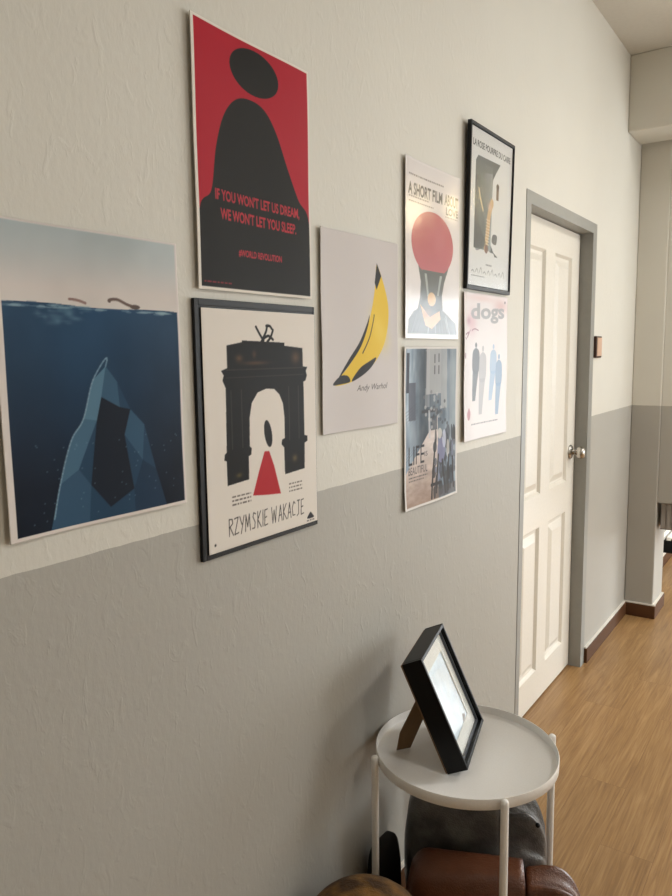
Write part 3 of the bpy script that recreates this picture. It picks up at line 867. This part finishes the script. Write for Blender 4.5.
# small mountain mark and the tiny line under it
cv.blob(P2((.885, .045), (.90, .062), (.918, .072), (.937, .060), (.95, .044)), (44, 42, 46)); cv.dashes(fr(.88, 0)[0], fr(.955, 0)[0], fr(0, .032)[1], .006, (110, 104, 100), 50)
cv.ell(*n_(.10, .055), .008, .006, (60, 60, 60))
framed('black-framed poster of a dark arch and a red cone, under the red and black poster', (.9205, 1.2745, 1.127, 1.5965), .008, (.010, .006, .008, .012), (.042, .990, .021, .966), cv, M_print,
       waver(.0016, .0010, 51), None)

cv = Canvas(NW, NH, .46 / .35, (218, 214, 212))
DG = (84, 86, 88)
cv.text('LA ROSE POURPRE DU CAIRE', .06, .884, .945, .926, (40, 38, 38), .015)
pan = [(.13, .245), (.13, .80), (.18, .835), (.70, .842), (.60, .775), (.53, .72), (.50, .30), (.60, .235), (.50, .24), (.40, .28)]
cv.poly(pan, DG)
def pgrad(X, Y):
    c_ = lerp((60, 60, 62), (158, 164, 166), np.clip((X - .14) / .38, 0, 1) ** 1.1) + (fbm(X, Y, 5, 6, 77)[..., None] - .5) * 70
    m_ = ((X > .13) & (X < .52) & (Y > .245) & (Y < .80)).astype(float) * .85
    return np.clip(c_, 20, 220), m_
cv.field(pgrad)
cv.poly([(.13, .80), (.18, .835), (.70, .842), (.60, .775), (.53, .76), (.30, .74), (.13, .70)], (92, 94, 96), .8)
cv.curve([(.22, .62), (.26, .56), (.32, .50)], .025, (206, 186, 146), .9)
cv.curve([(.52, .56), (.46, .48), (.44, .38), (.40, .26)], .075, (196, 160, 120), .85); cv.ell(.47, .54, .06, .03, (206, 168, 150), .8, soft=1)
for k in range(9): cv.stroke([(.39, .29 + .02 * k), (.48, .285 + .02 * k)], .007, (232, 214, 180), .8)
cv.ell(.42, .255, .04, .03, (112, 72, 60), .8)
cv.blob([(.40, .30), (.22, .42), (.15, .60), (.15, .26), (.30, .25)], (56, 56, 60), .5)
cv.rect(.62, .60, .68, .685, (104, 78, 60)); cv.ell(.65, .69, .035, .02, (80, 62, 50))
cv.blob([(.56, .36), (.66, .36), (.64, .30), (.54, .31)], (96, 92, 92)); cv.poly([(.58, .245), (.70, .215), (.62, .215)], (60, 60, 62))
cv.dashes(.42, .56, .145, .010, (120, 116, 114), 60)
for k in range(9): cv.curve([(.10 + .09 * k, .09), (.13 + .09 * k, .10 + .012 * (k % 3)), (.16 + .09 * k, .085)], .010, (140, 136, 134), .8)
cv.dashes(.10, .40, .062, .007, (120, 116, 114), 61)
framed('black-framed white poster with a grey panel, highest one beside the door', (2.046, 2.393, 1.687, 2.1655), .013, (.008, .002, .012, .008), (.032, .988, .030, .980), cv, M_gloss2,
       waver(.0018, .0014, 61), M_acryl, .020)

# ------------------------------------------------------------------ tray table
TX, TY, TZ = 0.2245, 1.578, 0.512
t = thing('tray_table', 'round white metal tray table standing against the grey wall', 'side table', (TX, TY, 0))
bm = bmesh.new()
lathe(bm, [(0, TZ), (.2170, TZ), (.2188, TZ + .002), (.2198, TZ + .019), (.2206, TZ + .021), (.2216, TZ + .021), (.2224, TZ + .019), (.2218, TZ - .004), (.2195, TZ - .006), (0, TZ - .006)], 96)
tray = obj('tray', bm, M_tray, t, True)
e_ = tray.modifiers.new('edge', 'EDGE_SPLIT'); e_.split_angle = math.radians(50)
for k in range(4):
    an = PI / 4 + k * PI / 2 + .006
    bm = bmesh.new()
    lathe(bm, [(0, 0), (.0085, 0), (.0090, .002), (.0090, TZ + .014), (.0085, TZ + .019), (.006, TZ + .022), (0, TZ + .023)], 24,
          M=Matrix.Translation((.2315 * math.cos(an), .2315 * math.sin(an), 0)))
    obj('leg', bm, M_tray, t, True)

# ------------------------------------------------------------------ photo frame on the tray
x_, y_, ph, th, PWd, PH, PD = 0.2253, 1.4658, 0.2505, 0.4126, 0.2455, 0.2775, 0.0555
n0 = Vector((math.cos(ph), math.sin(ph), 0)); up = Vector((0, 0, 1))
vv = math.cos(th) * up - math.sin(th) * n0
nn = math.cos(th) * n0 + math.sin(th) * up
uv_ = vv.cross(nn)
MF = Matrix(((uv_.x, vv.x, nn.x, x_), (uv_.y, vv.y, nn.y, y_), (uv_.z, vv.z, nn.z, TZ + .0003), (0, 0, 0, 1)))
t = thing('photo_frame', 'deep black photo frame with white mount, propped up on the tray table', 'photo frame')
t.matrix_world = MF
bm = bmesh.new()
rw = .0085
box(bm, 0, rw, 0, PH, .004, PD); box(bm, PWd - rw, PWd, 0, PH, .004, PD); box(bm, rw, PWd - rw, 0, rw, .004, PD); box(bm, rw, PWd - rw, PH - rw, PH, .004, PD)
bevel(obj('moulding', bm, M_black, t), .0012)
bm = bmesh.new()   # inner step that holds the glass
r1, r2 = rw, rw + .005
zt, zb = PD - .011, PD - .017
box(bm, r1, r2, r1, PH - r1, zb, zt); box(bm, PWd - r2, PWd - r1, r1, PH - r1, zb, zt); box(bm, r2, PWd - r2, r1, r2, zb, zt); box(bm, r2, PWd - r2, PH - r2, PH - r1, zb, zt)
obj('inner_lip', bm, mat('lit_grey_lip', (84, 88, 96), 0.3), t)  # black lip coloured grey to look lit along the ledge
bm = bmesh.new(); box(bm, 0.002, PWd - 0.002, 0.002, PH - 0.002, 0, .004)
obj('back_panel', bm, M_board, t)
bm = bmesh.new()
ou0, ou1, ov0, ov1 = .052, .1985, .048, .224
zm = PD - .0195
for (a, b, c, d) in ((r1, ou0, r1, PH - r1), (ou1, PWd - r1, r1, PH - r1), (ou0, ou1, r1, ov0), (ou0, ou1, ov1, PH - r1)): box(bm, a, b, c, d, zm, zm + .002)
obj('mount', bm, M_mat, t)
cv = Canvas(120, 150, (ov1 - ov0) / (ou1 - ou0), (206, 222, 236))
def pic(X, Y):
    c_ = lerp((212, 230, 246), (236, 242, 248), fbm(X, Y, 4, 5, 91)) + (fbm(X, Y, 12, 12, 92)[..., None] - .5) * 22
    return np.clip(c_, 0, 252), 1.0
cv.field(pic)
cv.curve([(.93, .98), (.97, .5), (.96, .12), (.80, .05)], .012, (120, 116, 118)); cv.poly([(.80, .0), (.64, .0), (.78, .10), (.90, .05)], (74, 70, 70))
# the picture: built flat like a sheet, then turned to face out of the frame
pm = sheet('picture', cv, ou1 - ou0 + .004, ov1 - ov0 + .004, print_mat('printed_photo_paper', .4, .2, 0.0), t, lambda U, V: U * 0, (0, 0, 0), .0004)
pm.matrix_local = Matrix(((0, 1, 0, ou0 - .002), (0, 0, 1, ov0 - .002), (1, 0, 0, zm - .0006), (0, 0, 0, 1)))
bm = bmesh.new(); box(bm, r1, PWd - r1, r1, PH - r1, zb + .001, zb + .003)
obj('glazing', bm, M_glass, t)
# easel leg, hinged behind the panel and standing on the tray
inv = MF.inverted()
F1 = Vector((0.0745, 1.497, TZ + .0012)); F2 = Vector((0.097, 1.527, TZ + .0012))
H0 = MF @ Vector((.115, .165, -.0015))
wv = (F2 - F1).normalized()
d_ = H0 - (F1 + F2) / 2
k_ = inv.to_3x3() @ d_.cross(wv).normalized()
bm = bmesh.new()
pr = [inv @ p for p in (F1, F2, H0 + wv * .022, H0 - wv * .022, F1 + d_ * .30 - wv * .012)]
va = [bm.verts.new(p + k_ * .0012) for p in pr]; vb = [bm.verts.new(p - k_ * .0012) for p in pr]
bm.faces.new(va); bm.faces.new(vb[::-1])
for i in range(5): bm.faces.new((va[i], vb[i], vb[(i + 1) % 5], va[(i + 1) % 5]))
bmesh.ops.recalc_face_normals(bm, faces=bm.faces)
obj('easel_leg', bm, M_board, t)

# ------------------------------------------------------------------ bags and pouf under the table
def loft(axis_pts, n=48, sq=2.6):
    """soft body swept along +X of its own frame: rows of (x, half thickness, half height, z centre, fold amplitude, fold count)"""
    bm = bmesh.new()
    rings = []
    for (x, ht, hh, zc, fa, fn) in axis_pts:
        ring = []
        for k in range(n):
            a = 2 * PI * k / n
            c, s = math.cos(a), math.sin(a)
            e = 2 / sq
            m_ = 1 + fa * math.sin(fn * a + x * 9) + fa * .5 * math.sin((fn * 2 + 1) * a + 2 + x * 23)
            ring.append(bm.verts.new((x, m_ * ht * math.copysign(abs(c) ** e, c), zc + m_ * hh * math.copysign(abs(s) ** e, s))))
        rings.append(ring)
    for a, b in zip(rings, rings[1:]):
        for k in range(n): bm.faces.new((a[k], a[(k + 1) % n], b[(k + 1) % n], b[k]))
    bm.faces.new(rings[0][::-1]); bm.faces.new(rings[-1])
    bmesh.ops.recalc_face_normals(bm, faces=bm.faces)
    return bm

def rows(x0, x1, ht, hh, zc, n, p0, p1, fold=0.0, fn=7):
    out = []
    for i in range(n + 1):
        t_ = i / n
        s0 = (1 - max(0, 1 - t_ / p0) ** 2.4) ** .5 if p0 else 1
        s1 = (1 - max(0, 1 - (1 - t_) / p1) ** 2.4) ** .5 if p1 else 1
        s_ = max(.05, s0 * s1)
        out.append((x0 + (x1 - x0) * t_, ht * (.35 + .65 * s_), hh * (.30 + .70 * s_), zc, fold * min(1, 1.8 * t_), fn))
    return out

def leather(name, col, rough, scale=1.0, worn=None):
    m = D.materials.new(name)
    nt, b = nodes_of(m)
    N = nt.nodes.new; L = nt.links.new
    tc = N('ShaderNodeTexCoord')
    n1 = N('ShaderNodeTexNoise'); n1.inputs['Scale'].default_value = 9 * scale; n1.inputs['Detail'].default_value = 6
    n2 = N('ShaderNodeTexVoronoi'); n2.inputs['Scale'].default_value = 260
    n3 = N('ShaderNodeTexNoise'); n3.inputs['Scale'].default_value = 16 * scale; n3.inputs['Detail'].default_value = 2
    for k in (n1, n2, n3): L(tc.outputs['Object'], k.inputs['Vector'])
    x = N('ShaderNodeValToRGB')
    e = x.color_ramp.elements
    a = rgba(col); w_ = rgba(worn or tuple(min(255, c * 1.3) for c in col))
    e[0].position = .38; e[0].color = a
    e[1].position = .68; e[1].color = w_
    L(n1.outputs['Fac'], x.inputs['Fac']); L(x.outputs['Color'], b.inputs['Base Color'])
    b.inputs['Roughness'].default_value = rough
    ad = N('ShaderNodeMath'); ad.operation = 'MULTIPLY_ADD'; ad.inputs[1].default_value = 6.0
    L(n3.outputs['Fac'], ad.inputs[0]); L(n2.outputs['Distance'], ad.inputs[2])
    bp = N('ShaderNodeBump'); bp.inputs['Strength'].default_value = .35; bp.inputs['Distance'].default_value = .003
    L(ad.outputs[0], bp.inputs['Height']); L(bp.outputs['Normal'], b.inputs['Normal'])
    return m
M_brown = leather('brown_leather', (86, 49, 30), .36, worn=(102, 60, 38))
M_grey = leather('dark_grey_leather', (68, 67, 66), .33, 1.6, worn=(112, 110, 108))
M_must = leather('mottled_velvet', (70, 46, 18), .8, 2.6, worn=(138, 98, 42))
M_blackcloth = mat('black_cloth', (22, 21, 22), .8, bump=(200, .3, .001))

def bag(name, label, a, b, half_t, top, M, end_col=None, fold=.06):
    """bag lying from a to b (x, y of its ends), standing on the floor"""
    A = Vector((a[0], a[1], 0)); B = Vector((b[0], b[1], 0))
    ln = (B - A).length
    t_ = thing(name, label, 'bag', A)
    t_.rotation_euler = (0, 0, math.atan2(B.y - A.y, B.x - A.x))
    hh = top / 2
    s = obj('body', loft(rows(0, ln * .70, half_t, hh, hh, 22, .21, .05, .012, 3), 56, 3.6), M, t_, True)
    bm = loft(rows(ln * .67, ln, half_t * .97, hh * .95, hh * .97, 22, .07, .75, fold, 8), 72, 2.7)
    g_ = obj('gathered_end', bm, M, t_, True)
    return t_, ln, g_
bg, ln, end1 = bag('leather_bag', 'brown leather bag with a gathered end, on the floor in front of the grey bag', (.127, 1.448), (.512, 1.610), .066, .287, M_brown, fold=.085)
bg2, ln2, end2 = bag('leather_bag', 'dark grey leather bag under the tray, behind the brown leather bag', (.060, 1.570), (.396, 1.694), .060, .392, M_grey, fold=.11)
# stud of the grey bag
bm = bmesh.new(); bmesh.ops.create_uvsphere(bm, u_segments=16, v_segments=10, radius=.006, matrix=Matrix.Translation((ln2 * .93, -.046, .345)))
obj('stud', bm, M_black, end2, True)

t = thing('pouf', 'mottled brown pouf against the grey wall at the bottom edge', 'pouf', (.165, 1.20, 0))
bm = bmesh.new()
pr = [(0, 0)] + [(.150, 0.0)]
for i in range(0, 13):
    a = -PI / 2 + PI * i / 12
    pr.append((.125 + .035 * math.cos(a), .12 + .12 * math.sin(a)) if a < 0 else (.160 * math.cos(a) ** .62 if i < 12 else 0, .12 + .172 * math.sin(a)))
lathe(bm, pr[2:] if False else pr[:1] + [(.132, 0), (.148, .03), (.152, .10), (.152, .21)] + [(.152 * math.cos(a) ** .85 if a < 1.57 else 0, .21 + .150 * math.sin(a)) for a in [PI / 2 * k / 12 for k in range(1, 13)]], 64)
obj('cover', bm, M_must, t, True)
bm = bmesh.new()
bmesh.ops.create_circle(bm, segments=8, radius=.004)
bm.free()
bm = bmesh.new()
n = 64
rr_ = []
for k in range(n):
    a = 2 * PI * k / n
    c = Vector((0.1525 * math.cos(a), 0.1525 * math.sin(a), .21))
    rr_.append([bm.verts.new(c + Vector((math.cos(a), math.sin(a), 0)) * .004 * math.cos(q) + Vector((0, 0, .004 * math.sin(q)))) for q in [2 * PI * j / 8 for j in range(8)]])
for k in range(n):
    for j in range(8): bm.faces.new((rr_[k][j], rr_[(k + 1) % n][j], rr_[(k + 1) % n][(j + 1) % 8], rr_[k][(j + 1) % 8]))
bmesh.ops.recalc_face_normals(bm, faces=bm.faces)
obj('piping', bm, M_must, t, True)

t = thing('cloth_pouch', 'black cloth pouch squeezed between the wall and the leather bags', 'pouch', (.041, 1.500, 0))
t.rotation_euler = (0, 0, PI / 2 - .05)
bm = loft(rows(-.062, .044, .029, .135, .135, 16, .3, .3, .02, 4), 40, 2.8)
obj('body', bm, M_blackcloth, t, True)

# ------------------------------------------------------------------ light
w = D.worlds.new('world'); SC.world = w; w.use_nodes = True
nt = w.node_tree; bgk = nt.nodes['Background']
bgk.inputs['Color'].default_value = (0.82, 0.90, 1.0, 1); bgk.inputs['Strength'].default_value = 3.0

def area(name, loc, rot, sx, sy, power, col):
    l = D.lights.new(name, 'AREA'); l.shape = 'RECTANGLE'; l.size = sx; l.size_y = sy; l.energy = power; l.color = col
    o = D.objects.new(name, l); o.location = loc; o.rotation_euler = rot
    return link(o)
DAY = (.95, .985, 1)
area('daylight_far_window', ((W1[0] + W1[1]) / 2, YF - .02, (W1[2] + W1[3]) / 2), (-PI / 2, 0, 0), W1[1] - W1[0] - .1, W1[3] - W1[2] - .1, 74, DAY)
for nm_, w_, pw in (('daylight_side_window', W2, 36),):
    area(nm_, (XR - .02, (w_[0] + w_[1]) / 2, (w_[2] + w_[3]) / 2), (0, PI / 2, 0), w_[3] - w_[2] - .1, w_[1] - w_[0] - .1, pw, DAY)

# warm globe lamp on the ceiling near the far window (seen mirrored in the glossy poster)
t = thing('ceiling_lamp', 'warm globe lamp hung from the ceiling near the far window', 'lamp', (2.02, 6.1, ZC))
bm = bmesh.new(); lathe(bm, [(0, 0), (.05, 0), (.05, -.02), (.006, -.03), (.006, -.09), (0, -.09)], 24)
obj('canopy', bm, M_door, t, True)
m = D.materials.new('lamp_glow'); nt, b = nodes_of(m)
b.inputs['Emission Color'].default_value = (1, .78, .42, 1); b.inputs['Emission Strength'].default_value = 28
bm = bmesh.new(); bmesh.ops.create_uvsphere(bm, u_segments=32, v_segments=16, radius=.11, matrix=Matrix.Translation((0, 0, -.18)))
obj('globe', bm, m, t, True)

def ceiling_fill_light(label, x, y, power):  # unseen round lamp added as fill from above
    t = thing('ceiling_fill_light', label, 'lamp', (x, y, ZC))
    bm = bmesh.new(); lathe(bm, [(0, 0), (.225, 0), (.225, -.035), (.212, -.04), (.205, -.036), (0, -.036)], 48)
    obj('housing', bm, M_door, t, True)
    m = D.materials.new('fill_glow'); nt, b = nodes_of(m)
    b.inputs['Emission Color'].default_value = (1, .985, .955, 1); b.inputs['Emission Strength'].default_value = power
    bm = bmesh.new(); lathe(bm, [(0, -.05), (.15, -.047), (.204, -.0365)], 48)
    obj('diffuser', bm, m, t, True)
ceiling_fill_light('added round fill light on the ceiling between the door and the right wall', 1.9, 3.62, 70)  # added out of view to brighten the tray from above
ceiling_fill_light('added round fill light on the ceiling over the middle of the room, nearer the viewer', 2.3, 1.2, 36)  # second added lamp, lifts the upper left wall

# ------------------------------------------------------------------ view
SC.view_settings.view_transform = 'Standard'
SC.view_settings.look = 'None'
SC.view_settings.exposure = 0.17
SC.view_settings.gamma = 1.0
SC.view_settings.use_curve_mapping = False
SC.cycles.use_denoising = True
SC.cycles.max_bounces = 8
SC.cycles.diffuse_bounces = 5
SC.cycles.transparent_max_bounces = 8
